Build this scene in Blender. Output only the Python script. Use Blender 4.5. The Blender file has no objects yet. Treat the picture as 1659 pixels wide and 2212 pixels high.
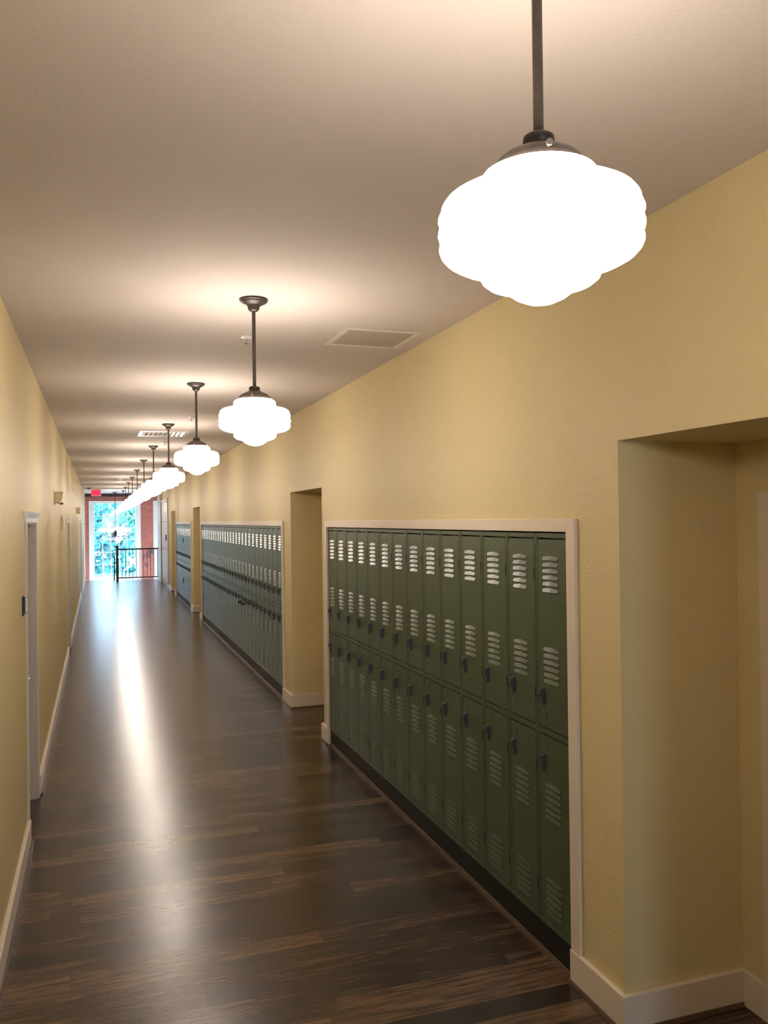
import bpy, bmesh, math, random
from mathutils import Vector, Matrix
random.seed(7)
sc = bpy.context.scene
C = sc.collection
PI = math.pi

# ------------------------------------------------------------------ measures
HC = 2.03                       # lens height above the floor
CEIL = 3.148
XR = 1.943                      # right wall plane
YB = -8.0                       # end of the corridor behind the lens
YE = 30.95                      # floor edge at the stairwell
YW = 34.0                       # brick end wall
LX = 0.74                       # row of pendant lamps


def XL(y):                      # left wall plane (the two walls are not quite parallel)
    return -0.463 - 0.0042 * (y - 6)


# ------------------------------------------------------------------ materials
def mat(name, col, rough=.5, metal=0., spec=.5, bump=None, emit=None, strength=0., vary=None, coat=0.):
    m = bpy.data.materials.new(name); m.use_nodes = True
    nt = m.node_tree; b = nt.nodes['Principled BSDF']
    b.inputs['Base Color'].default_value = (*col, 1)
    b.inputs['Roughness'].default_value = rough
    b.inputs['Metallic'].default_value = metal
    b.inputs['Specular IOR Level'].default_value = spec
    b.inputs['Coat Weight'].default_value = coat
    if emit:
        b.inputs['Emission Color'].default_value = (*emit, 1)
        b.inputs['Emission Strength'].default_value = strength
    tc = nt.nodes.new('ShaderNodeTexCoord')
    if vary:                    # (scale, amount): mottled paint
        n = nt.nodes.new('ShaderNodeTexNoise'); n.inputs['Scale'].default_value = vary[0]
        n.inputs['Detail'].default_value = 6
        nt.links.new(tc.outputs['Object'], n.inputs['Vector'])
        mr = nt.nodes.new('ShaderNodeMapRange')
        mr.inputs[1].default_value = .3; mr.inputs[2].default_value = .7
        mr.inputs[3].default_value = 1 - vary[1]; mr.inputs[4].default_value = 1 + vary[1]
        nt.links.new(n.outputs['Fac'], mr.inputs[0])
        mx = nt.nodes.new('ShaderNodeVectorMath'); mx.operation = 'SCALE'
        mx.inputs[0].default_value = col
        nt.links.new(mr.outputs[0], mx.inputs['Scale'])
        nt.links.new(mx.outputs[0], b.inputs['Base Color'])
    if bump:                    # (scale, strength, distance)
        n = nt.nodes.new('ShaderNodeTexNoise'); n.inputs['Scale'].default_value = bump[0]
        n.inputs['Detail'].default_value = 3
        nt.links.new(tc.outputs['Object'], n.inputs['Vector'])
        bp = nt.nodes.new('ShaderNodeBump')
        bp.inputs['Strength'].default_value = bump[1]; bp.inputs['Distance'].default_value = bump[2]
        nt.links.new(n.outputs['Fac'], bp.inputs['Height'])
        nt.links.new(bp.outputs[0], b.inputs['Normal'])
    return m


M = {}
M['wall'] = mat('yellow_orange_peel_paint', (.625, .52, .285), .55, spec=.3, bump=(90, .6, .005), vary=(1.5, .02))
M['ceil'] = mat('white_knockdown_ceiling', (.625, .56, .525), .8, spec=.2, bump=(60, .25, .005), vary=(3, .015))
M['daylit_ceil'] = mat('daylit_ceiling_paint', (.84, .85, .90), .6, vary=(3, .01))  # cool window daylight painted into the lobby ceiling colour
M['trim'] = mat('white_trim_paint', (.67, .585, .475), .35, spec=.5, vary=(4, .02))
M['white'] = mat('white_gloss_paint', (.82, .80, .80), .3, spec=.5, vary=(4, .02))
M['locker'] = mat('green_locker_enamel', (.060, .084, .047), .33, spec=.55, bump=(240, .08, .001), vary=(7, .07))
M['kick'] = mat('dark_brown_kick_board', (.012, .010, .008), .5, spec=.2, vary=(12, .2))
M['handle'] = mat('blue_grey_latch_metal', (.055, .063, .072), .42, .3, vary=(60, .2))
M['dark'] = mat('shade_and_hinge_dark', (.008, .008, .008), .8, vary=(20, .2))  # hinges, plus shade painted under louvers and in lock holes
M['bronze'] = mat('oil_rubbed_bronze', (.075, .060, .052), .42, .45, vary=(30, .15))
M['globe'] = mat('opal_glass_lit', (.9, .9, .88), .3, emit=(1., .865, .74), strength=36)
M['leaf_door'] = mat('taupe_door_paint', (.22, .17, .13), .45, vary=(3, .05))
M['iron'] = mat('black_painted_iron', (.012, .011, .014), .4, spec=.5, vary=(30, .2))
M['chrome'] = mat('polished_chrome', (.7, .72, .76), .12, 1., vary=(40, .04))
M['beige'] = mat('almond_plastic', (.72, .60, .42), .4, vary=(15, .03))
M['exit_red'] = mat('red_exit_face', (.7, .02, .06), .4, emit=(1., .03, .10), strength=.9)
M['exit_text'] = mat('exit_letters', (.4, .01, .03), .4, emit=(.65, .0, .10), strength=.8)
M['exit_body'] = mat('exit_grey_body', (.55, .5, .47), .5, vary=(20, .03))
M['steel'] = mat('dark_painted_steel', (.016, .014, .02), .5, vary=(10, .2))
M['panel'] = mat('grey_beige_door_paint', (.46, .37, .27), .4, spec=.5, vary=(3, .05))
M['vent_face'] = mat('vent_face_paint', (.46, .40, .34), .7, bump=(420, .5, .003), vary=(3, .02))
M['vent_frame'] = mat('vent_frame_paint', (.70, .64, .59), .5, vary=(4, .02))
M['ground'] = mat('daylight_bounce_ground', (.52, .54, .52), .9, bump=(8, .5, .05), vary=(1, .1))  # tone raised so the ground bounces daylight onto the lobby ceiling
M['bark'] = mat('grey_bark', (.12, .09, .07), .9, bump=(14, .6, .04), vary=(6, .25))
M['candle'] = mat('lit_chandelier_glass', (.9, .9, .9), .3, emit=(1., .95, .9), strength=2.2)
M['leaf_a'] = mat('leaf_blue_green', (.06, .30, .30), .5, vary=(.6, .35))
M['leaf_b'] = mat('leaf_mid_green', (.05, .32, .21), .5, vary=(.6, .35))
M['leaf_c'] = mat('leaf_teal', (.045, .24, .34), .5, vary=(.6, .35))


def wood_floor():
    m = bpy.data.materials.new('dark_plank_floor'); m.use_nodes = True
    nt = m.node_tree; N = nt.nodes; L = nt.links; b = N['Principled BSDF']
    tc = N.new('ShaderNodeTexCoord'); sp = N.new('ShaderNodeSeparateXYZ'); L.new(tc.outputs['Object'], sp.inputs[0])

    def mth(op, a, bb=None, c=None):
        n = N.new('ShaderNodeMath'); n.operation = op
        for i, v in enumerate((a, bb, c)):
            if v is None: continue
            if isinstance(v, (int, float)): n.inputs[i].default_value = v
            else: L.new(v, n.inputs[i])
        return n.outputs[0]
    W, LEN = .118, 1.15
    ry = mth('DIVIDE', sp.outputs['Y'], W); row = mth('FLOOR', ry); fy = mth('FRACT', ry)
    wn = N.new('ShaderNodeTexWhiteNoise'); wn.noise_dimensions = '1D'; L.new(row, wn.inputs['W'])
    off = mth('MULTIPLY', wn.outputs['Value'], LEN)
    rx = mth('DIVIDE', mth('ADD', sp.outputs['X'], off), LEN); col = mth('FLOOR', rx); fx = mth('FRACT', rx)
    cb = N.new('ShaderNodeCombineXYZ'); L.new(row, cb.inputs[0]); L.new(col, cb.inputs[1])
    w2 = N.new('ShaderNodeTexWhiteNoise'); w2.noise_dimensions = '2D'; L.new(cb.outputs[0], w2.inputs['Vector'])
    # grain stretched along the plank, shifted per plank
    mp = N.new('ShaderNodeMapping'); mp.inputs['Scale'].default_value = (2.2, 34, 1)
    ad = N.new('ShaderNodeVectorMath'); ad.operation = 'ADD'
    sc_ = N.new('ShaderNodeVectorMath'); sc_.operation = 'SCALE'; sc_.inputs['Scale'].default_value = 3.7
    L.new(w2.outputs['Color'], sc_.inputs[0]); L.new(tc.outputs['Object'], ad.inputs[0]); L.new(sc_.outputs[0], ad.inputs[1])
    L.new(ad.outputs[0], mp.inputs['Vector'])
    g = N.new('ShaderNodeTexNoise'); g.inputs['Scale'].default_value = 1.6; g.inputs['Detail'].default_value = 9
    g.inputs['Roughness'].default_value = .68; L.new(mp.outputs[0], g.inputs['Vector'])
    big = N.new('ShaderNodeTexNoise'); big.inputs['Scale'].default_value = 5; big.inputs['Detail'].default_value = 4
    L.new(ad.outputs[0], big.inputs['Vector'])
    f = mth('SUBTRACT', mth('ADD', mth('MULTIPLY', w2.outputs['Value'], .5), mth('ADD', mth('MULTIPLY', g.outputs['Fac'], 1.5), mth('MULTIPLY', big.outputs['Fac'], .3))), .65)
    cr = N.new('ShaderNodeValToRGB'); e = cr.color_ramp.elements
    e[0].position = .12; e[0].color = (.009, .0048, .0025, 1)
    e[1].position = .92; e[1].color = (.150, .086, .044, 1)
    k = e.new(.50); k.color = (.033, .0165, .0073, 1)
    L.new(f, cr.inputs[0])
    # dark joints
    jy = mth('LESS_THAN', fy, .02); jx = mth('LESS_THAN', fx, .002)
    j = mth('MAXIMUM', jy, jx)
    mx = N.new('ShaderNodeMix'); mx.data_type = 'RGBA'; L.new(mth('MULTIPLY', j, .55), mx.inputs['Factor'])
    L.new(cr.outputs[0], mx.inputs['A']); mx.inputs['B'].default_value = (.010, .006, .004, 1)
    L.new(mx.outputs['Result'], b.inputs['Base Color'])
    rr = N.new('ShaderNodeMapRange'); rr.inputs[3].default_value = .21; rr.inputs[4].default_value = .29
    L.new(g.outputs['Fac'], rr.inputs[0]); L.new(rr.outputs[0], b.inputs['Roughness'])
    b.inputs['Specular IOR Level'].default_value = .6
    bp = N.new('ShaderNodeBump'); bp.inputs['Strength'].default_value = .05; bp.inputs['Distance'].default_value = .003
    L.new(mth('SUBTRACT', g.outputs['Fac'], mth('MULTIPLY', j, .6)), bp.inputs['Height']); L.new(bp.outputs[0], b.inputs['Normal'])
    return m


def brick():
    m = bpy.data.materials.new('old_red_brick'); m.use_nodes = True
    nt = m.node_tree; N = nt.nodes; L = nt.links; b = N['Principled BSDF']
    tc = N.new('ShaderNodeTexCoord'); mp = N.new('ShaderNodeMapping')
    mp.inputs['Rotation'].default_value = (PI / 2, 0, 0)
    L.new(tc.outputs['Object'], mp.inputs['Vector'])
    br = N.new('ShaderNodeTexBrick'); br.inputs['Scale'].default_value = 1
    br.inputs['Brick Width'].default_value = .21; br.inputs['Row Height'].default_value = .075
    br.inputs['Mortar Size'].default_value = .006
    br.inputs['Color1'].default_value = (.50, .15, .11, 1); br.inputs['Color2'].default_value = (.40, .11, .09, 1)
    br.inputs['Mortar'].default_value = (.48, .26, .22, 1)
    L.new(mp.outputs[0], br.inputs['Vector'])
    n = N.new('ShaderNodeTexNoise'); n.inputs['Scale'].default_value = 2.4; n.inputs['Detail'].default_value = 7
    L.new(tc.outputs['Object'], n.inputs['Vector'])
    rp = N.new('ShaderNodeValToRGB'); rp.color_ramp.elements[0].position = .60; rp.color_ramp.elements[1].position = .72
    L.new(n.outputs['Fac'], rp.inputs[0])
    mx = N.new('ShaderNodeMix'); mx.data_type = 'RGBA'
    L.new(rp.outputs[0], mx.inputs['Factor']); L.new(br.outputs['Color'], mx.inputs['A'])
    mx.inputs['B'].default_value = (.12, .075, .085, 1)
    L.new(mx.outputs['Result'], b.inputs['Base Color']); b.inputs['Roughness'].default_value = .85
    return m


def glass():
    m = bpy.data.materials.new('window_glass'); m.use_nodes = True
    nt = m.node_tree; N = nt.nodes; L = nt.links
    N.remove(N['Principled BSDF'])
    t = N.new('ShaderNodeBsdfTransparent'); t.inputs[0].default_value = (.96, .99, 1, 1)
    g = N.new('ShaderNodeBsdfGlossy'); g.inputs['Roughness'].default_value = .02
    fr = N.new('ShaderNodeFresnel'); fr.inputs['IOR'].default_value = 1.6
    mx = N.new('ShaderNodeMixShader')
    L.new(fr.outputs[0], mx.inputs[0]); L.new(t.outputs[0], mx.inputs[1]); L.new(g.outputs[0], mx.inputs[2])
    L.new(mx.outputs[0], N['Material Output'].inputs[0])
    return m


M['floor'] = wood_floor(); M['brick'] = brick(); M['glass'] = glass()


# ------------------------------------------------------------------ mesh helpers
class MB:
    def __init__(s): s.v = []; s.f = []; s.mi = []; s.cur = 0

    def add(s, vs, fs):
        o = len(s.v); s.v += [tuple(p) for p in vs]
        s.f += [tuple(i + o for i in q) for q in fs]; s.mi += [s.cur] * len(fs)
        return s

    def box(s, x0, x1, y0, y1, z0, z1):
        x0, x1 = min(x0, x1), max(x0, x1); y0, y1 = min(y0, y1), max(y0, y1); z0, z1 = min(z0, z1), max(z0, z1)
        return s.add([(x0, y0, z0), (x1, y0, z0), (x1, y1, z0), (x0, y1, z0), (x0, y0, z1), (x1, y0, z1), (x1, y1, z1), (x0, y1, z1)],
                     [(0, 3, 2, 1), (4, 5, 6, 7), (0, 1, 5, 4), (1, 2, 6, 5), (2, 3, 7, 6), (3, 0, 4, 7)])

    def lathe(s, prof, n=40, c=(0, 0, 0)):          # prof: (r, z) from top to bottom
        vs = []; fs = []; k = len(prof)
        for r, z in prof:
            for i in range(n):
                a = 2 * PI * i / n
                vs.append((c[0] + r * math.cos(a), c[1] + r * math.sin(a), c[2] + z))
        for j in range(k - 1):
            for i in range(n):
                a, b = j * n + i, j * n + (i + 1) % n
                fs.append((a, a + n, b + n, b))
        if prof[0][0] > 1e-4: fs.append(tuple(range(n)))
        if prof[-1][0] > 1e-4: fs.append(tuple(reversed(range((k - 1) * n, k * n))))
        return s.add(vs, fs)

    def tube(s, pts, r, n=10, cap=True):
        pts = [Vector(p) for p in pts]; rs = r if isinstance(r, (list, tuple)) else [r] * len(pts)
        vs = []; fs = []
        d0 = (pts[1] - pts[0]).normalized()
        u = d0.orthogonal().normalized()
        for i, p in enumerate(pts):
            d = (pts[min(i + 1, len(pts) - 1)] - pts[max(i - 1, 0)]).normalized()
            u = (u - d * u.dot(d)).normalized(); w = d.cross(u)
            for k in range(n):
                a = 2 * PI * k / n
                vs.append(p + (u * math.cos(a) + w * math.sin(a)) * rs[i])
        for i in range(len(pts) - 1):
            for k in range(n):
                a, b = i * n + k, i * n + (k + 1) % n
                fs.append((a, b, b + n, a + n))
        if cap:
            fs.append(tuple(reversed(range(n)))); fs.append(tuple(range((len(pts) - 1) * n, len(pts) * n)))
        return s.add(vs, fs)

    def prism(s, poly, y0, y1, axis='y'):           # poly in the other two axes
        n = len(poly)
        if axis == 'y': vs = [(a, y0, b) for a, b in poly] + [(a, y1, b) for a, b in poly]
        elif axis == 'x': vs = [(y0, a, b) for a, b in poly] + [(y1, a, b) for a, b in poly]
        else: vs = [(a, b, y0) for a, b in poly] + [(a, b, y1) for a, b in poly]
        fs = [tuple(range(n)), tuple(reversed(range(n, 2 * n)))]
        fs += [(i, i + n, (i + 1) % n + n, (i + 1) % n) for i in range(n)]
        return s.add(vs, fs)

    def build(s, name, mats, parent=None, loc=(0, 0, 0), smooth=None, bevel=0):
        me = bpy.data.meshes.new(name); me.from_pydata(s.v, [], s.f)
        for m in (mats if isinstance(mats, (list, tuple)) else [mats]): me.materials.append(m)
        me.polygons.foreach_set('material_index', s.mi)
        bm = bmesh.new(); bm.from_mesh(me)
        bmesh.ops.recalc_face_normals(bm, faces=bm.faces)
        if smooth is not None:
            for f in bm.faces: f.smooth = True
            for e in bm.edges:
                if len(e.link_faces) == 2 and e.calc_face_angle(0) > math.radians(smooth): e.smooth = False
        bm.to_mesh(me); bm.free(); me.update()
        o = bpy.data.objects.new(name, me); C.objects.link(o); o.location = loc
        if parent: o.parent = parent
        if bevel:
            b = o.modifiers.new('bevel', 'BEVEL'); b.width = bevel; b.segments = 2; b.limit_method = 'ANGLE'
        return o


def thing(name, label, cat, loc, group=None, rotz=0):
    o = bpy.data.objects.new(name, None); C.objects.link(o); o.location = loc; o.rotation_euler.z = rotz
    o.empty_display_size = .1
    tag(o, label, cat, group); return o


def tag(o, label, cat, group=None):
    o['label'] = label; o['category'] = cat
    if group: o['group'] = group
    return o


def struct(o, label=None, cat=None):
    o['kind'] = 'structure'
    if label: o['label'] = label
    if cat: o['category'] = cat
    return o


def copy_tree(o, parent=None):
    c = o.copy(); C.objects.link(c); c.parent = parent
    for ch in list(o.children): copy_tree(ch, c)
    return c


# ------------------------------------------------------------------ shell
OPEN = [(1.49, 2.823), (7.504, 8.846), (17.576, 18.907), (23.605, 24.963)]      # doorway recesses in the right wall
BLOCK = [(3.203, 7.286, 14), (9.285, 17.232, 27), (19.397, 23.278, 13)]         # banks of lockers
OPH = 2.330; LT = 1.960; LB = .137; XBACK = 2.52

mb = MB()
mb.box(-.95, XBACK + .1, YB, YE, -.12, 0)
mb.box(XBACK + .1, 4.2, 30.4, YE, -.12, 0)
struct(mb.build('floor', M['floor']), 'dark brown plank floor of the corridor', 'floor')
struct(MB().box(-.95, 4.2, YE + .001, YW + .25, -2.0, -1.9).build('floor_landing', M['floor']), 'lower stair landing below the railing', 'floor')
struct(MB().box(-.95, 4.2, YB, 29.6, CEIL, CEIL + .12).build('ceiling', M['ceil']), 'white textured corridor ceiling', 'ceiling')

struct(MB().box(-.95, 4.2, 29.601, YW + .25, CEIL, CEIL + .12).build('ceiling_lobby', M['daylit_ceil']), 'ceiling over the stair lobby with cool daylight in its colour', 'ceiling')  # whiter and bluer than the corridor ceiling to carry the window light

# left wall with three door recesses
DOORS = [(5.83, 6.66), (13.58, 14.40), (24.45, 25.30)]
DH = 2.035
mb = MB()


def lw(y0, y1, z0, z1, d=.45):
    a, b = XL(y0), XL(y1)
    mb.add([(a - d, y0, z0), (a, y0, z0), (b, y1, z0), (b - d, y1, z0), (a - d, y0, z1), (a, y0, z1), (b, y1, z1), (b - d, y1, z1)],
           [(0, 3, 2, 1), (4, 5, 6, 7), (0, 1, 5, 4), (1, 2, 6, 5), (2, 3, 7, 6), (3, 0, 4, 7)])


ys = [YB] + [v for d in DOORS for v in d] + [YW]
for i in range(0, len(ys), 2): lw(ys[i], ys[i + 1], 0 if ys[i + 1] < 31 else -1.9, CEIL)
for a, b in DOORS: lw(a, b, DH, CEIL)
struct(mb.build('wall_left', M['wall']), 'pale yellow left corridor wall', 'wall')

# right wall with recesses for doorways and lockers
mb = MB()
feats = sorted([(a, b, OPH, 'o') for a, b in OPEN] + [(a - .012, b + .012, LT + .004, 'l') for a, b, n in BLOCK])
y = YB
YRE = 30.4
for a, b, h, k in feats:
    mb.box(XR, XBACK, y, a, 0, h); mb.box(XR, XBACK, y, a, h, CEIL)
    mb.box(XR, XBACK, a, b, h, CEIL); y = b
mb.box(XR, XBACK, y, YRE, 0, CEIL)
mb.box(XBACK, XBACK + .1, YB, YRE, 0, CEIL)
struct(mb.build('wall_right', M['wall']), 'pale yellow right wall with doorways and locker niches', 'wall')
struct(MB().box(XBACK + .101, 4.2, 30.3, YRE, -1.9, CEIL).box(4.1, 4.2, YRE, YW, -1.9, CEIL).build('wall_lobby', M['wall']), 'stair lobby side wall', 'wall')
# wall behind the lens with its window
struct(MB().box(-.9, 0.15, YB - .2, YB, 0, CEIL).box(1.45, 2.6, YB - .2, YB, 0, CEIL).box(.15, 1.45, YB - .2, YB, 0, .5)
       .box(.15, 1.45, YB - .2, YB, 2.75, CEIL).build('wall_rear', M['wall']), 'wall at the rear end of the corridor', 'wall')

# ---- baseboards: right
BH, BT = .144, .024


def base_right(segs, name):
    mb = MB()
    for s in segs: mb.box(*s, 0, BH)
    o = mb.build(name, M['trim'], bevel=.003); struct(o, 'white painted baseboard along the right wall', 'baseboard'); return o


segs = []
piers = [(2.823, 3.195), (7.292, 7.504), (8.846, 9.277), (17.240, 17.576), (18.907, 19.389), (23.286, 23.605), (24.963, 26.1)]
for a, b in piers: segs.append((XR - BT, XR - .0005, a, b))
for a, b in OPEN:                                   # far jamb, near jamb and back of every recess
    segs.append((XR - BT, XBACK - BT - .001, b - BT, b - .0005))
    segs.append((XR - BT, XBACK - BT - .001, a + .0005, a + BT))
    segs.append((XBACK - BT, XBACK - .0005, b - .16, b - .0005))
    segs.append((XBACK - BT, XBACK - .0005, a + .0005, a + .16))
segs.append((XR - BT, XR - .0005, YB, 1.49))
base_right(segs, 'baseboard_right')
# dark wood shoe strips on the floor
mb = MB()
for a, b in piers:
    mb.prism([(XR - BT - .014, 0), (XR - BT - .0005, 0), (XR - BT - .0005, .016), (XR - BT - .008, .014)], a, b)
for a, b in OPEN:
    mb.prism([(b - BT - .013, 0), (b - BT - .0005, 0), (b - BT - .0005, .016), (b - BT - .007, .014)], XR - BT, XBACK - BT, axis='x')
M['shoe'] = mat('brown_shoe_strip', (.085, .05, .03), .35, vary=(20, .2))
struct(mb.build('trim_1', M['shoe']), 'thin brown shoe strip under the right baseboard', 'trim')

# ---- baseboards: left
mb = MB(); ms = MB()
ys = [YB] + [v for a, b in DOORS for v in (a - .07, b + .07)] + [YE]
for i in range(0, len(ys), 2):
    a, b = ys[i], ys[i + 1]
    if a < 0: a = 0.2
    p, q = XL(a), XL(b)
    for m_, t0, t1, h in ((mb, .0005, BT, BH), (ms, BT, BT + .013, .016)):
        m_.add([(p + t0, a, 0), (p + t1, a, 0), (q + t1, b, 0), (q + t0, b, 0), (p + t0, a, h), (p + t1, a, h), (q + t1, b, h), (q + t0, b, h)],
               [(0, 3, 2, 1), (4, 5, 6, 7), (0, 1, 5, 4), (1, 2, 6, 5), (2, 3, 7, 6), (3, 0, 4, 7)])
struct(mb.build('baseboard_left', M['trim'], bevel=.003), 'white painted baseboard along the left wall', 'baseboard')
struct(ms.build('trim_2', M['shoe']), 'thin brown shoe strip under the left baseboard', 'trim')

# ---- left doors
for i, (a, b) in enumerate(DOORS):
    x = XL((a + b) / 2)
    d = thing(f'door_{i + 1}', ('taupe door in the left wall nearest the viewer, white casing',
                                'taupe door halfway along the left wall', 'taupe door at the far end of the left wall')[i], 'door', (x, a, 0))
    d['kind'] = 'structure'
    w = b - a
    MB().box(-.105, -.062, .004, w - .004, .004, DH - .006).build('leaf', M['leaf_door'], d)
    jb = MB().box(-.45, 0.0, .0005, .003, 0, DH).box(-.062, .0, w - .016, w - .0005, 0, DH).box(-.062, 0, .0, w, DH - .012, DH)
    jb.build('jamb', M['trim'], d)
    cs = MB().box(.0, .014, -.068, .0, 0, DH).box(.0, .014, w, w + .068, 0, DH)
    cs.build('side_casing', M['trim'], d, bevel=.002)
    MB().prism([(0, DH), (.016, DH), (.018, DH + .03), (.034, DH + .062), (.036, DH + .072), (0, DH + .072)], -.085, w + .10).build('head_casing', M['white'], d)
    h = MB().tube([(-.062, .07, 1.0), (.0, .07, 1.0), (.0, .17, 1.0)], .009)
    h.build('lever_handle', M['chrome'], d, smooth=40)

# ---- door in the near recess on the right
d = thing('door_4', 'pale door at the back of the nearest right doorway recess', 'door', (XBACK, 1.62, 0)); d['kind'] = 'structure'
MB().box(-.012, -.0005, .10, .96, .004, 2.03).build('leaf', M['panel'], d)
MB().box(-.022, -.0005, .0, .09, 0, 2.12).box(-.022, -.0005, .97, 1.06, 0, 2.12).box(-.022, -.0005, .09, .97, 2.04, 2.12).build('casing', M['trim'], d)

# ---- tall panelled doors and pilaster at the far end of the right wall
d = thing('door_5', 'tall grey beige panelled door at the far end of the right wall', 'door', (XR, 26.15, 0)); d['kind'] = 'structure'
MB().box(-.035, -.0005, .0, .25, 0, 2.75).box(-.035, -.0005, .25, 2.7, 2.66, 2.75).build('casing', M['trim'], d)
for z0, z1 in ((.14, 1.15), (1.175, 2.02), (2.045, 2.65)):
    MB().box(-.022, -.0005, .26, 2.55, z0, z1).build('panel', M['panel'], d, bevel=.004)
MB().box(-.012, -.0005, .25, 2.56, .0, 2.66).build('backing', M['leaf_door'], d)
MB().box(-.06, -.0005, 2.6, 4.2, 0, CEIL - .02).build('pilaster', M['panel'], d)
MB().box(-.055, -.022, .45, .52, 1.45, 1.62).build('lock_case', M['handle'], d)

# ---- locker niche frames
for i, (a, b, n) in enumerate(BLOCK):
    fw = .068; t = .019
    mb = MB()
    mb.box(XR - t, XR - .0005, a - .010 - fw, a - .010, BH if True else 0, LT + .062)
    mb.box(XR - t, XR - .0005, b + .008, b + .008 + fw * .8, BH, LT + .062)
    mb.box(XR - t, XR - .0005, a - .010, b + .008, LT + .003, LT + .062)
    struct(mb.build(f'trim_{i + 3}', M['trim'], bevel=.002),
           ('white painted frame around the nearest locker bank', 'white painted frame around the middle locker bank', 'white painted frame around the farthest locker bank')[i], 'trim')
    kb = MB().box(XR + .005, XR + .03, a - .004, b + .004, .002, LB - .003).build('kick_board', M['kick'])
    tag(kb, ('dark brown kick board under the nearest bank of green lockers', 'dark brown kick board under the long middle bank of lockers',
             'kick board catching window light under the farthest lockers')[i], 'kick board')
    sh = MB().prism([(XR - .010, 0), (XR + .0045, 0), (XR + .0045, .018), (XR - .003, .016)], a - .002, b + .002).build(f'trim_{i + 6}', M['shoe'])
    struct(sh, ('light edged strip on the floor along the nearest lockers', 'light edged strip on the floor along the middle lockers', 'light edged strip on the floor along the farthest lockers')[i], 'trim')

# ------------------------------------------------------------------ lockers
LH = LT - LB
W0 = (7.286 - 3.203) / 14


def louvers(mb, z0, yc, w=.136, n=6, pitch=.0295, x=0.):
    for k in range(n):
        z = z0 - k * pitch
        h0, h1, d0, d1 = .0140, .0205, .0055, .0082
        a, c = yc - w / 2, yc + w / 2
        V = [(x, a, z + h0), (x, yc, z + h1), (x, c, z + h0),                   # upper edge, on the door
             (x - d0, a + .004, z), (x - d1, yc, z), (x - d0, c - .004, z),     # lower lip, proud of the door
             (x, a, z - .0005), (x, yc, z - .0005), (x, c, z - .0005)]
        mb.add(V, [(0, 3, 4, 1), (1, 4, 5, 2), (0, 6, 3), (2, 5, 8)])
        mb.cur = 1; mb.add([(V[3][0] + .001, V[3][1], z), V[4], (V[5][0] + .001, V[5][1], z), V[8], V[7], V[6]], [(0, 1, 4, 5), (1, 2, 3, 4)]); mb.cur = 0  # underside painted dark for the shade below each louver


def door_mesh(upper):
    # local frame: y from the near side (0) to the far side (W0), -x towards the corridor
    mb = MB(); e = .012
    z0, z1 = (1.054 - LB, 1.927 - LB) if upper else (.170 - LB, 1.0165 - LB)
    y0, y1 = .0180, W0 - .0215
    mb.box(-.0005, .016, y0, y1, z0, z1)
    yc = W0 * .535
    for zz in ((1.838, 1.418) if upper else (.790, .352)):
        louvers(mb, zz - LB - .006, yc, x=-.0005)
    # small round lock hole: flat disc, its inner shade painted dark
    hz = (1.118 if upper else .977) - LB
    mb.cur = 1
    hy = W0 * .70
    mb.add([(-.0012, hy + .0058 * math.cos(t * PI / 6), hz + .0085 * math.sin(t * PI / 6)) for t in range(12)], [tuple(range(12))])
    mb.cur = 0
    return mb, yc


def locker_proto(small):
    t = thing('locker', 'x', 'locker', (XR, 0, LB), 'green school lockers')
    b = MB()
    b.box(.035, .44, .003, W0 - .003, .0, LH - .004)                            # sheet steel case
    g = .004
    b.box(-.001, .036, .003, .0145, 0, LH - .004); b.box(-.001, .036, W0 - .018, W0 - .003, 0, LH - .004)   # face frame
    b.box(-.001, .036, .0145, W0 - .018, 1.935 - LB, LH - .004)
    b.box(-.001, .036, .0145, W0 - .018, 1.0225 - LB, 1.0490 - LB)
    b.box(-.001, .036, .0145, W0 - .018, .0, .1655 - LB)
    # rivet ears at the middle rail and top corners
    for zz in (1.036 - LB, 1.925 - LB):
        b.box(-.003, -.001, W0 - .017, W0 - .004, zz - .022, zz + .022)
    b.build('body', M['locker'], t)
    for up in (True, False):
        mb, yc = door_mesh(up)
        d = mb.build('door', [M['locker'], M['dark']], t)
        hz = (1.232 if up else .925) - LB
        hy = W0 * .80
        h = MB()
        # hood with sloping top, then a narrower finger lift below it
        h.prism([(0, .006), (-.022, -.002), (-.024, -.030), (-.018, -.036), (0, -.036)], hy - .013, hy + .013)
        h.prism([(0, -.036), (-.013, -.036), (-.014, -.070), (-.008, -.075), (0, -.066)], hy - .012, hy - .005)
        o = h.build('handle', M['handle'], d, loc=(-.0005, 0, hz))
        if not small:
            for zz in ((1.765, 1.20) if up else (.86, .30)):
                MB().box(-.003, .0, .012, .0165, zz - LB - .026, zz - LB + .026).build('hinge', M['dark'], d)
    return t


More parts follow.
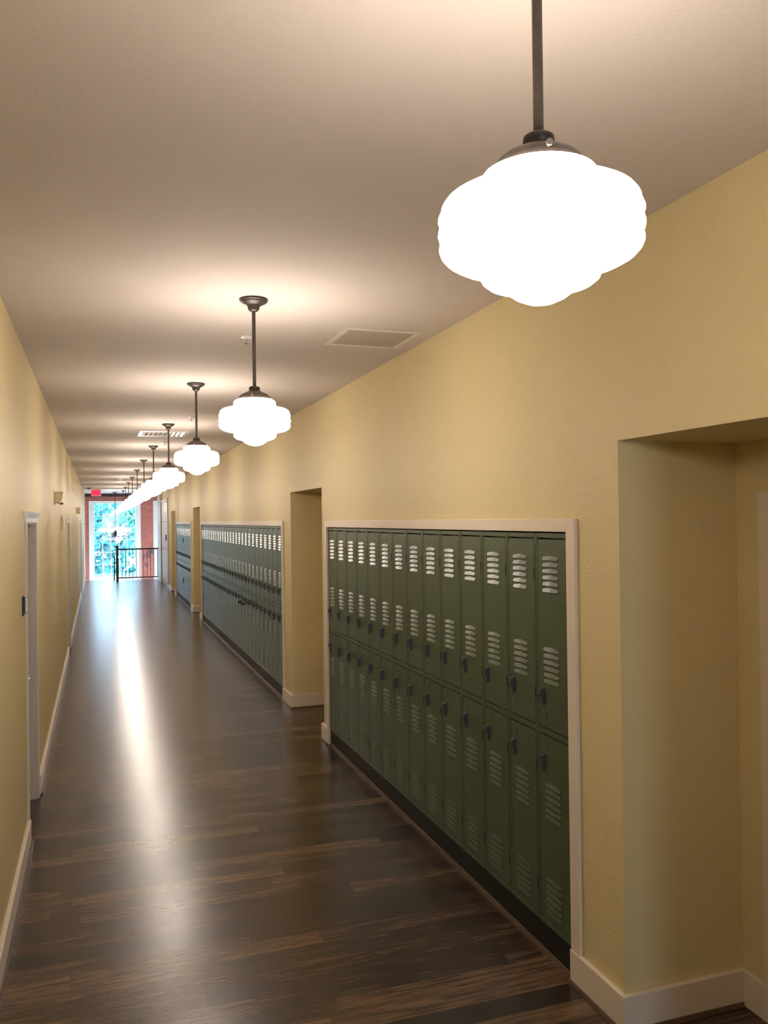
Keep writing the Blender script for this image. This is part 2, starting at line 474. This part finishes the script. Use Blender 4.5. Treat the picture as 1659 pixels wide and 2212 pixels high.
ORD = ['first', 'second', 'third', 'fourth', 'fifth', 'sixth', 'seventh', 'eighth', 'ninth', 'tenth', 'eleventh', 'twelfth', 'thirteenth',
       'fourteenth', 'fifteenth', 'sixteenth', 'seventeenth', 'eighteenth', 'nineteenth', 'twentieth', 'twenty-first', 'twenty-second',
       'twenty-third', 'twenty-fourth', 'twenty-fifth', 'twenty-sixth', 'twenty-seventh']
BN = ['nearest bank, counted from the near doorway', 'long middle bank, counted from its near end', 'farthest bank, counted from its near end']
big, small = locker_proto(False), locker_proto(True)
used = set()
locks = {}
for bi, (a, b, n) in enumerate(BLOCK):
    w = (b - a) / n
    for k in range(n):
        p = big if bi == 0 else small
        t = p if p.name not in used else copy_tree(p)
        used.add(p.name)
        t.location = (XR, a + k * w, LB); t.scale = (1, w / W0, 1)
        t['label'] = f'two-door green locker, {ORD[k]} in the {BN[bi]}'
        if k == 0: t['label'] = f'two-door green locker at the near end of the {BN[bi].split(",")[0]}'
        if k == n - 1: t['label'] = f'two-door green locker at the far end of the {BN[bi].split(",")[0]}'
        t['group'] = ('lockers in the nearest bank', 'lockers in the long middle bank', 'lockers in the farthest bank')[bi]
        locks[bi, k] = t
for z in (1.50 - LB, .50 - LB):                     # dark plates on one far locker
    MB().box(-.012, -.001, .10, .19, z, z + .12).build('lock_plate', M['kick'], locks[2, 6])
# padlocks hung on two latches of the middle bank
for k, nm in ((8, 'dark padlock hanging on a low latch of the middle locker bank, nearer one'), (9, 'dark padlock hanging on a low latch of the middle locker bank, farther one')):
    a, b, n = BLOCK[1]; w = (b - a) / n
    pl = thing('padlock', nm, 'padlock', (XR - .045, a + k * w + w * .74, .872), 'padlocks on the middle lockers')
    MB().lathe([(0, .0), (.020, -.002), (.026, -.012), (.026, -.034), (.020, -.044), (0, -.046)], 16).build('body', M['handle'], pl, smooth=40)
    MB().tube([(.0, -.014, -.004), (.0, -.014, .022), (0, -.008, .034), (0, .008, .034), (0, .014, .022), (0, .014, -.004)], .004, 8).build('shackle', M['chrome'], pl, smooth=40)

# ------------------------------------------------------------------ pendant lamps
LY = [1.30, 4.18, 6.87, 9.80, 12.67, 15.55, 18.50, 21.45, 24.35, 27.45, 30.40]
lamp = thing('pendant_lamp', 'x', 'lamp', (LX, LY[0], CEIL), 'schoolhouse pendant lamps along the corridor')
z = CEIL
MB().lathe([(.0, -.0005), (.068, -.0005), (.072, -.004), (.072, -.010), (.066, -.013), (.064, -.018), (.052, -.022), (.048, -.027), (.036, -.031), (.031, -.038),
            (.029, -.050), (.024, -.058), (.015, -.064), (.0, -.065)], 48).build('canopy', M['bronze'], lamp, smooth=35)
MB().lathe([(.0092, -.064), (.0092, 2.702 - z)], 20).build('stem', M['bronze'], lamp, smooth=35)
ho = MB().lathe([(.0, 2.706 - z), (.022, 2.706 - z), (.027, 2.702 - z), (.028, 2.694 - z), (.026, 2.688 - z), (.030, 2.683 - z), (.044, 2.676 - z), (.062, 2.668 - z),
                 (.075, 2.658 - z), (.080, 2.648 - z), (.080, 2.640 - z), (.074, 2.640 - z), (.0, 2.644 - z)], 48).build('shade_holder', M['bronze'], lamp, smooth=35)
for a in (2.3, 2.3 + 2 * PI / 3, 2.3 + 4 * PI / 3):
    cx, cy = math.cos(a), math.sin(a)
    MB().tube([(cx * .070, cy * .070, 2.654 - z), (cx * .086, cy * .086, 2.654 - z)], .0035, 8).tube([(cx * .086, cy * .086, 2.654 - z), (cx * .092, cy * .092, 2.654 - z)], .006, 8).build('thumbscrew', M['bronze'], ho, smooth=35)
prof = [(.0, 2.641), (.074, 2.641), (.088, 2.639), (.099, 2.634), (.1045, 2.626), (.1055, 2.614), (.1055, 2.604), (.112, 2.600), (.135, 2.597), (.155, 2.592), (.168, 2.585),
        (.1735, 2.577), (.1705, 2.573), (.1765, 2.566), (.1795, 2.558), (.1765, 2.550), (.1725, 2.547), (.178, 2.541), (.180, 2.533), (.178, 2.525), (.1725, 2.521), (.1765, 2.515),
        (.1785, 2.507), (.1755, 2.499), (.168, 2.491), (.155, 2.484), (.135, 2.479), (.112, 2.476), (.1065, 2.472), (.1065, 2.460), (.103, 2.450), (.093, 2.442),
        (.078, 2.437), (.066, 2.435), (.058, 2.428), (.044, 2.418), (.026, 2.410), (.010, 2.407), (.0, 2.4065)]
MB().lathe([(r, h - z) for r, h in prof], 44).build('shade', M['globe'], lamp, smooth=40)
for i, y in enumerate(LY):
    t = lamp if i == 0 else copy_tree(lamp)
    t.location = (LX, y, CEIL)
    t['label'] = ('glowing stepped globe pendant lamp hanging nearest the viewer, large at the top right' if i == 0 else
                  'glowing stepped globe pendant lamp farthest down the corridor, by the stair railing' if i == 10 else
                  'glowing stepped globe pendant lamp just behind the viewer' if i == 11 else 'glowing stepped globe pendant lamp near the rear window' if i == 12 else
                  f'glowing stepped globe pendant lamp on a bronze stem, {ORD[i]} in the row from the viewer')

# ------------------------------------------------------------------ ceiling fittings
v = thing('ceiling_vent', 'square white return air grille in the ceiling right of the second pendant lamp', 'vent', (1.60, 4.885, CEIL))
MB().box(-.238, .238, -.238, -.208, -.007, -.0003).box(-.238, .238, .208, .238, -.007, -.0003).box(-.238, -.208, -.208, .208, -.007, -.0003).box(.208, .238, -.208, .208, -.007, -.0003).build('frame', M['vent_frame'], v, bevel=.002)
MB().box(-.205, .205, -.205, .205, -.004, -.0003).build('grille', M['vent_face'], v)
v = thing('ceiling_vent', 'white supply air diffuser with slanted blades behind the third pendant lamp', 'vent', (.755, 10.87, CEIL))
MB().box(-.30, .30, -.30, -.25, -.012, -.0003).box(-.30, .30, .25, .30, -.012, -.0003).box(-.30, -.25, -.25, .25, -.012, -.0003).box(.25, .30, -.25, .25, -.012, -.0003).build('frame', M['white'], v, bevel=.002)
MB().box(-.25, .25, -.25, .25, -.002, -.0003).build('backing', M['vent_face'], v)
sl = MB()
for k in range(9):
    x = -.22 + k * .055
    s = 1 if k > 4 else -1
    sl.add([(x, -.245, -.003), (x + .004, -.245, -.003), (x + s * .02 + .004, -.245, -.016), (x + s * .02, -.245, -.016),
            (x, .245, -.003), (x + .004, .245, -.003), (x + s * .02 + .004, .245, -.016), (x + s * .02, .245, -.016)],
           [(0, 1, 2, 3), (7, 6, 5, 4), (0, 4, 5, 1), (1, 5, 6, 2), (2, 6, 7, 3), (3, 7, 4, 0)])
sl.build('blades', M['white'], v)


def sprinkler(x, y, label, r=.035):
    s = thing('sprinkler_head', label, 'sprinkler', (x, y, CEIL), 'fire sprinklers in the ceiling')
    MB().lathe([(0, -.0003), (r, -.0003), (r, -.004), (r * .6, -.010), (0, -.011)], 24).build('escutcheon', M['white'], s, smooth=40)
    MB().tube([(0, 0, -.010), (0, 0, -.04)], .006, 8).lathe([(0, -.038), (.018, -.040), (.018, -.043), (0, -.044)], 16).build('nozzle', M['chrome'], s, smooth=40)


sprinkler(.85, 5.05, 'small white sprinkler head on the ceiling behind the stem of the second pendant lamp')
sprinkler(.93, 9.10, 'small sprinkler head on the ceiling right of the third pendant lamp stem')
sprinkler(.86, 12.05, 'small sprinkler head on the ceiling beyond the supply air diffuser')
sprinkler(.47, 22.2, 'small bright sprinkler head on the far ceiling left of the lamp row', .05)
sprinkler(1.10, 22.2, 'small bright sprinkler head on the far ceiling right of the lamp row', .05)

e = thing('exit_sign', 'red lit exit sign hanging from the ceiling above the far window', 'sign', (-.142, 28.5, CEIL))
MB().box(-.05, .05, -.03, .03, -.018, -.0003).tube([(0, 0, -.018), (0, 0, -.05)], .012, 10).build('mount', M['exit_body'], e)
MB().box(-.155, .155, -.02, .02, -.262, -.045).build('housing', M['exit_body'], e, bevel=.004)
MB().box(-.130, .130, -.0225, -.0202, -.248, -.062).build('face', M['exit_red'], e)
cu = bpy.data.curves.new('exit_letters', 'FONT'); cu.body = 'EXIT'; cu.align_x = 'CENTER'; cu.align_y = 'CENTER'; cu.size = .155; cu.extrude = .001
to = bpy.data.objects.new('tmp', cu); C.objects.link(to)
bpy.context.view_layer.update()
me = bpy.data.meshes.new_from_object(to.evaluated_get(bpy.context.evaluated_depsgraph_get()))
bpy.data.objects.remove(to)
me.materials.clear(); me.materials.append(M['exit_text'])
to = bpy.data.objects.new('letters', me); C.objects.link(to); to.parent = e
to.location = (0, -.0236, -.156); to.rotation_euler = (PI / 2, 0, 0)
s = thing('smoke_detector', 'small dark ceiling detector left of the red exit sign', 'detector', (-.36, 28.3, CEIL))
MB().lathe([(0, -.0003), (.055, -.0003), (.055, -.02), (.045, -.045), (0, -.055)], 24).build('housing', M['handle'], s, smooth=40)

# ------------------------------------------------------------------ left wall fittings
for y, zc, lab in ((5.55, 1.527, 'small chrome and black room sign beside the nearest left door'), (14.55, 1.54, 'small room sign beside the second left door')):
    s = thing('room_sign', lab, 'sign', (XL(y), y, zc), 'room signs on the left wall')
    MB().box(.0005, .008, -.045, .065, -.062, .058).build('back_plate', M['steel'], s)
    MB().box(.014, .020, -.010, .082, -.052, .060).build('cover_plate', M['chrome'], s, bevel=.002)
    for zz in (-.046, .052):
        for yy in (.0, .072): MB().tube([(.006, yy, zz), (.030, yy, zz)], .006, 10).build('standoff', M['chrome'], s, smooth=40)
for y, lab in ((9.80, 'almond emergency light box high on the left wall, nearer one'), (19.9, 'almond emergency light box high on the left wall, farther one')):
    s = thing('emergency_light', lab, 'light', (XL(y), y, 2.31), 'emergency lights on the left wall')
    MB().box(.0005, .012, -.13, .13, -.075, .075).build('back_plate', M['beige'], s, bevel=.003)
    MB().prism([(.012, -.062), (.06, -.058), (.088, .02), (.098, .062), (.012, .062)], -.12, .12).build('housing', M['beige'], s, bevel=.005)
    for yy in (-.06, .06):
        MB().lathe([(0, -.02), (.02, -.02), (.028, 0), (.0, .004)], 16, c=(.06, yy, -.058)).build('lamp_head', M['chrome'], s, smooth=40)
s = thing('fire_strobe', 'flush almond alarm box on the left wall below the nearer emergency light', 'alarm', (XL(11.6), 11.6, 2.03))
MB().box(.0005, .02, -.07, .07, -.085, .085).build('housing', M['beige'], s, bevel=.004)
MB().box(.02, .035, -.035, .035, -.02, .03).build('lens', M['white'], s, bevel=.004)

# ------------------------------------------------------------------ stair railing
R0 = 30.35
r = thing('railing', 'black iron guard railing at the end of the corridor', 'railing', (.523, R0, 0))
MB().box(-.042, .042, -.042, .042, 0, 1.20).box(-.05, .05, -.05, .05, 1.20, 1.22).build('newel_post', M['iron'], r, bevel=.004)
MB().box(.042, 1.46, -.028, .028, 1.065, 1.115).build('top_rail', M['iron'], r, bevel=.004)
MB().box(.042, 1.46, -.02, .02, .075, .115).build('bottom_rail', M['iron'], r)
for k in range(11):
    x = .16 + k * .119
    MB().box(x - .009, x + .009, -.009, .009, .115, 1.065).build('baluster', M['iron'], r)
r = thing('stair_railing', 'black stair handrail descending behind the newel post', 'railing', (.44, 31.0, 0))
MB().add([(-.02, 0, .78), (.02, 0, .78), (.02, 0, .83), (-.02, 0, .83), (-.02, 2.6, -.92), (.02, 2.6, -.92), (.02, 2.6, -.87), (-.02, 2.6, -.87)],
         [(0, 3, 2, 1), (4, 5, 6, 7), (0, 1, 5, 4), (1, 2, 6, 5), (2, 3, 7, 6), (3, 0, 4, 7)]).build('handrail', M['iron'], r)
for k in range(6):
    y = .05 + k * .45; zt = .79 - y * .654
    MB().box(-.012, .012, y - .012, y + .012, zt - .95 if k else -.1, zt).build('baluster', M['iron'], r)

# ------------------------------------------------------------------ brick end wall and windows
WIN = [(-.445, 1.475), (1.95, 3.86)]
ZT, ZB = 2.865, -.20
mb = MB()
xs = [-.9, WIN[0][0], WIN[0][1], WIN[1][0], WIN[1][1], 4.2]
for i in range(0, 6, 2): mb.box(xs[i], xs[i + 1], YW, YW + .25, ZB, ZT)
mb.box(-.9, 4.2, YW, YW + .25, ZT, CEIL); mb.box(-.9, 4.2, YW, YW + .25, -1.9, ZB)
struct(mb.build('wall_brick', M['brick']), 'red brick end wall around the tall windows', 'wall')
bm_ = MB().box(-.6, 4.1, YW - .12, YW - .001, 3.035, 3.105).build('steel_beam', M['steel'])
tag(bm_, 'dark steel beam along the top of the brick end wall', 'beam')
for i, (a, b) in enumerate(WIN):
    w = thing(f'window_{i + 1}', ('tall white window with thirty panes in the brick end wall', 'second tall window partly hidden by the right wall')[i], 'window', (a, YW, ZB)); w['kind'] = 'structure'
    W, H = b - a, ZT - ZB
    fw, fb = .195, .12
    MB().box(0, fw, -.03, .20, 0, H).box(W - fw, W, -.03, .20, 0, H).box(fw, W - fw, -.03, .20, H - .10, H).box(fw, W - fw, -.03, .20, 0, fb).build('frame', M['white'], w, bevel=.006)
    x0, x1, z0, z1 = fw, W - fw, fb, H - .10
    m_ = MB()
    for k in range(1, 5):
        x = x0 + (x1 - x0) * k / 5; m_.box(x - .014, x + .014, .06, .10, z0, z1)
    for k in range(1, 6):
        zz = z0 + (z1 - z0) * k / 6; m_.box(x0, x1, .058, .102, zz - .014, zz + .014)
    m_.build('muntins', M['white'], w)
    MB().add([(x0, .08, z0), (x1, .08, z0), (x1, .08, z1), (x0, .08, z1)], [(0, 1, 2, 3)]).build('glass', M['glass'], w)

# chandelier in the stair lobby
c = thing('chandelier', 'dark iron chandelier with glowing white shades in front of the far window', 'chandelier', (.50, 32.4, CEIL))
MB().lathe([(0, -.0003), (.09, -.0003), (.09, -.02), (.03, -.05), (0, -.06)], 24).build('canopy', M['iron'], c, smooth=40)
MB().tube([(0, 0, -.05), (0, 0, -1.42)], .010, 10).build('stem', M['iron'], c, smooth=40)
MB().lathe([(0, -1.40), (.03, -1.41), (.05, -1.47), (.06, -1.58), (.03, -1.64), (.015, -1.68), (0, -1.70)], 20).build('hub', M['iron'], c, smooth=40)
for k in range(6):
    a = k * PI / 3 + .25; ca, sa = math.cos(a), math.sin(a)
    ar = MB().tube([(ca * d, sa * d, zz) for d, zz in ((.03, -1.60), (.14, -1.665), (.28, -1.66), (.40, -1.60), (.47, -1.52), (.48, -1.48))], .011, 8).build('arm', M['iron'], c, smooth=40)
    MB().lathe([(.0, -1.485), (.05, -1.48), (.09, -1.45), (.115, -1.40), (.12, -1.35), (.11, -1.35), (.085, -1.43), (.0, -1.46)], 20, c=(ca * .48, sa * .48, 0)).build('shade', M['candle'], ar, smooth=40)

# ------------------------------------------------------------------ outside
struct(MB().box(-60, 60, YW + .6, 120, -4.3, -4.2).build('ground', M['ground']), 'ground outside the window, made pale to bounce daylight inside', 'ground')


def tree(x, y, r, h, m, label):
    t = thing('broadleaf_tree', label, 'tree', (x, y, -4.2), 'trees outside the end window')
    tr = MB().tube([(0, 0, 0), (.05, 0, h * .35), (-.05, .05, h * .7), (0, 0, h * .92)], [.22, .17, .11, .04], 10)
    for k in range(6):
        a = random.uniform(0, 2 * PI); z0 = h * random.uniform(.35, .7)
        tr.tube([(0, 0, z0), (math.cos(a) * r * .4, math.sin(a) * r * .4, z0 + r * .3), (math.cos(a) * r * .75, math.sin(a) * r * .75, z0 + r * .45)], [.08, .05, .02], 6)
    tr.build('trunk', M['bark'], t, smooth=40)
    mb = MB(); V = []; F = []
    clumps = []
    for _ in range(44):
        a, q = random.uniform(0, 2 * PI), r * random.random() ** .6
        clumps.append((math.cos(a) * q, math.sin(a) * q, h * random.uniform(.16, 1.0), random.uniform(.5, 1.0) * r * .42))
    for cx, cy, cz, cr in clumps:
        for _ in range(150):
            d = Vector((random.gauss(0, 1), random.gauss(0, 1), random.gauss(0, 1))).normalized() * cr * random.uniform(.55, 1.05)
            p = Vector((cx, cy, cz)) + d
            n = (d.normalized() + Vector((random.uniform(-.7, .7), random.uniform(-.7, .7), random.uniform(-.2, .9)))).normalized()
            u = n.orthogonal().normalized(); u.rotate(Matrix.Rotation(random.uniform(0, 6.28), 3, n)); w = n.cross(u)
            L_, w_ = random.uniform(.13, .22), random.uniform(.06, .11)
            o = len(V); V += [p - u * L_, p + w * w_ + n * .015, p + u * L_, p - w * w_ + n * .015]; F.append((o, o + 1, o + 2, o + 3))
    mb.add(V, F); mb.build('foliage', m, t)


tree(-1.95, 42.5, 1.65, 8.6, M['leaf_c'], 'blue green leafy tree seen through the left panes of the end window')
tree(2.95, 42.5, 1.65, 7.6, M['leaf_b'], 'green leafy tree nearest the window on the right')
tree(.65, 50, 2.2, 9.3, M['leaf_a'], 'taller teal tree in the middle, behind the two nearest trees')
tree(-3.6, 60, 2.6, 10.5, M['leaf_b'], 'tall green tree farthest off on the left')
tree(4.0, 60, 2.6, 10.2, M['leaf_c'], 'tall blue green tree farthest off on the right')

# ------------------------------------------------------------------ light from outside
w = bpy.data.worlds.new('sky'); sc.world = w; w.use_nodes = True
bg = w.node_tree.nodes['Background']; bg.inputs[0].default_value = (.56, .76, 1.0, 1); bg.inputs[1].default_value = 16.5


def portal(name, loc, rot, sx, sy):
    l = bpy.data.lights.new(name, 'AREA'); l.shape = 'RECTANGLE'; l.size = sx; l.size_y = sy; l.cycles.is_portal = True
    o = bpy.data.objects.new(name, l); C.objects.link(o); o.location = loc; o.rotation_euler = rot


portal('window_daylight', (.515, YW + .21, 1.34), (-PI / 2, 0, 0), 1.6, 2.9)
portal('window_daylight', (2.905, YW + .21, 1.34), (-PI / 2, 0, 0), 1.6, 2.9)
portal('rear_daylight', (.80, YB - .21, 1.625), (PI / 2, 0, 0), 1.3, 2.25)

# ------------------------------------------------------------------ camera
F, YAW, PITCH, ROLL, SY = 1797.1, .32796, .00578, -.01217, 4.79
f0 = Vector((math.sin(YAW), math.cos(YAW), 0)); r0 = Vector((math.cos(YAW), -math.sin(YAW), 0)); u0 = Vector((0, 0, 1))
fw = f0 * math.cos(PITCH) + u0 * math.sin(PITCH); up = u0 * math.cos(PITCH) - f0 * math.sin(PITCH)
rt = r0 * math.cos(ROLL) + up * math.sin(ROLL); up2 = up * math.cos(ROLL) - r0 * math.sin(ROLL)
cam = bpy.data.cameras.new('camera'); co = bpy.data.objects.new('camera', cam); C.objects.link(co)
co.matrix_world = Matrix(((rt.x, up2.x, -fw.x, 0), (rt.y, up2.y, -fw.y, 0), (rt.z, up2.z, -fw.z, HC), (0, 0, 0, 1)))
cam.sensor_fit = 'HORIZONTAL'; cam.sensor_width = 36; cam.lens = F * 36 / 1659; cam.shift_y = SY / 1659
cam.clip_start = .05; cam.clip_end = 300
sc.camera = co

sc.view_settings.view_transform = 'Standard'; sc.view_settings.look = 'None'
sc.view_settings.exposure = 0; sc.view_settings.gamma = 1; sc.view_settings.use_curve_mapping = False
sc.cycles.use_denoising = True
sc.cycles.max_bounces = 10; sc.cycles.diffuse_bounces = 6; sc.cycles.glossy_bounces = 4
sc.cycles.caustics_reflective = False; sc.cycles.caustics_refractive = False
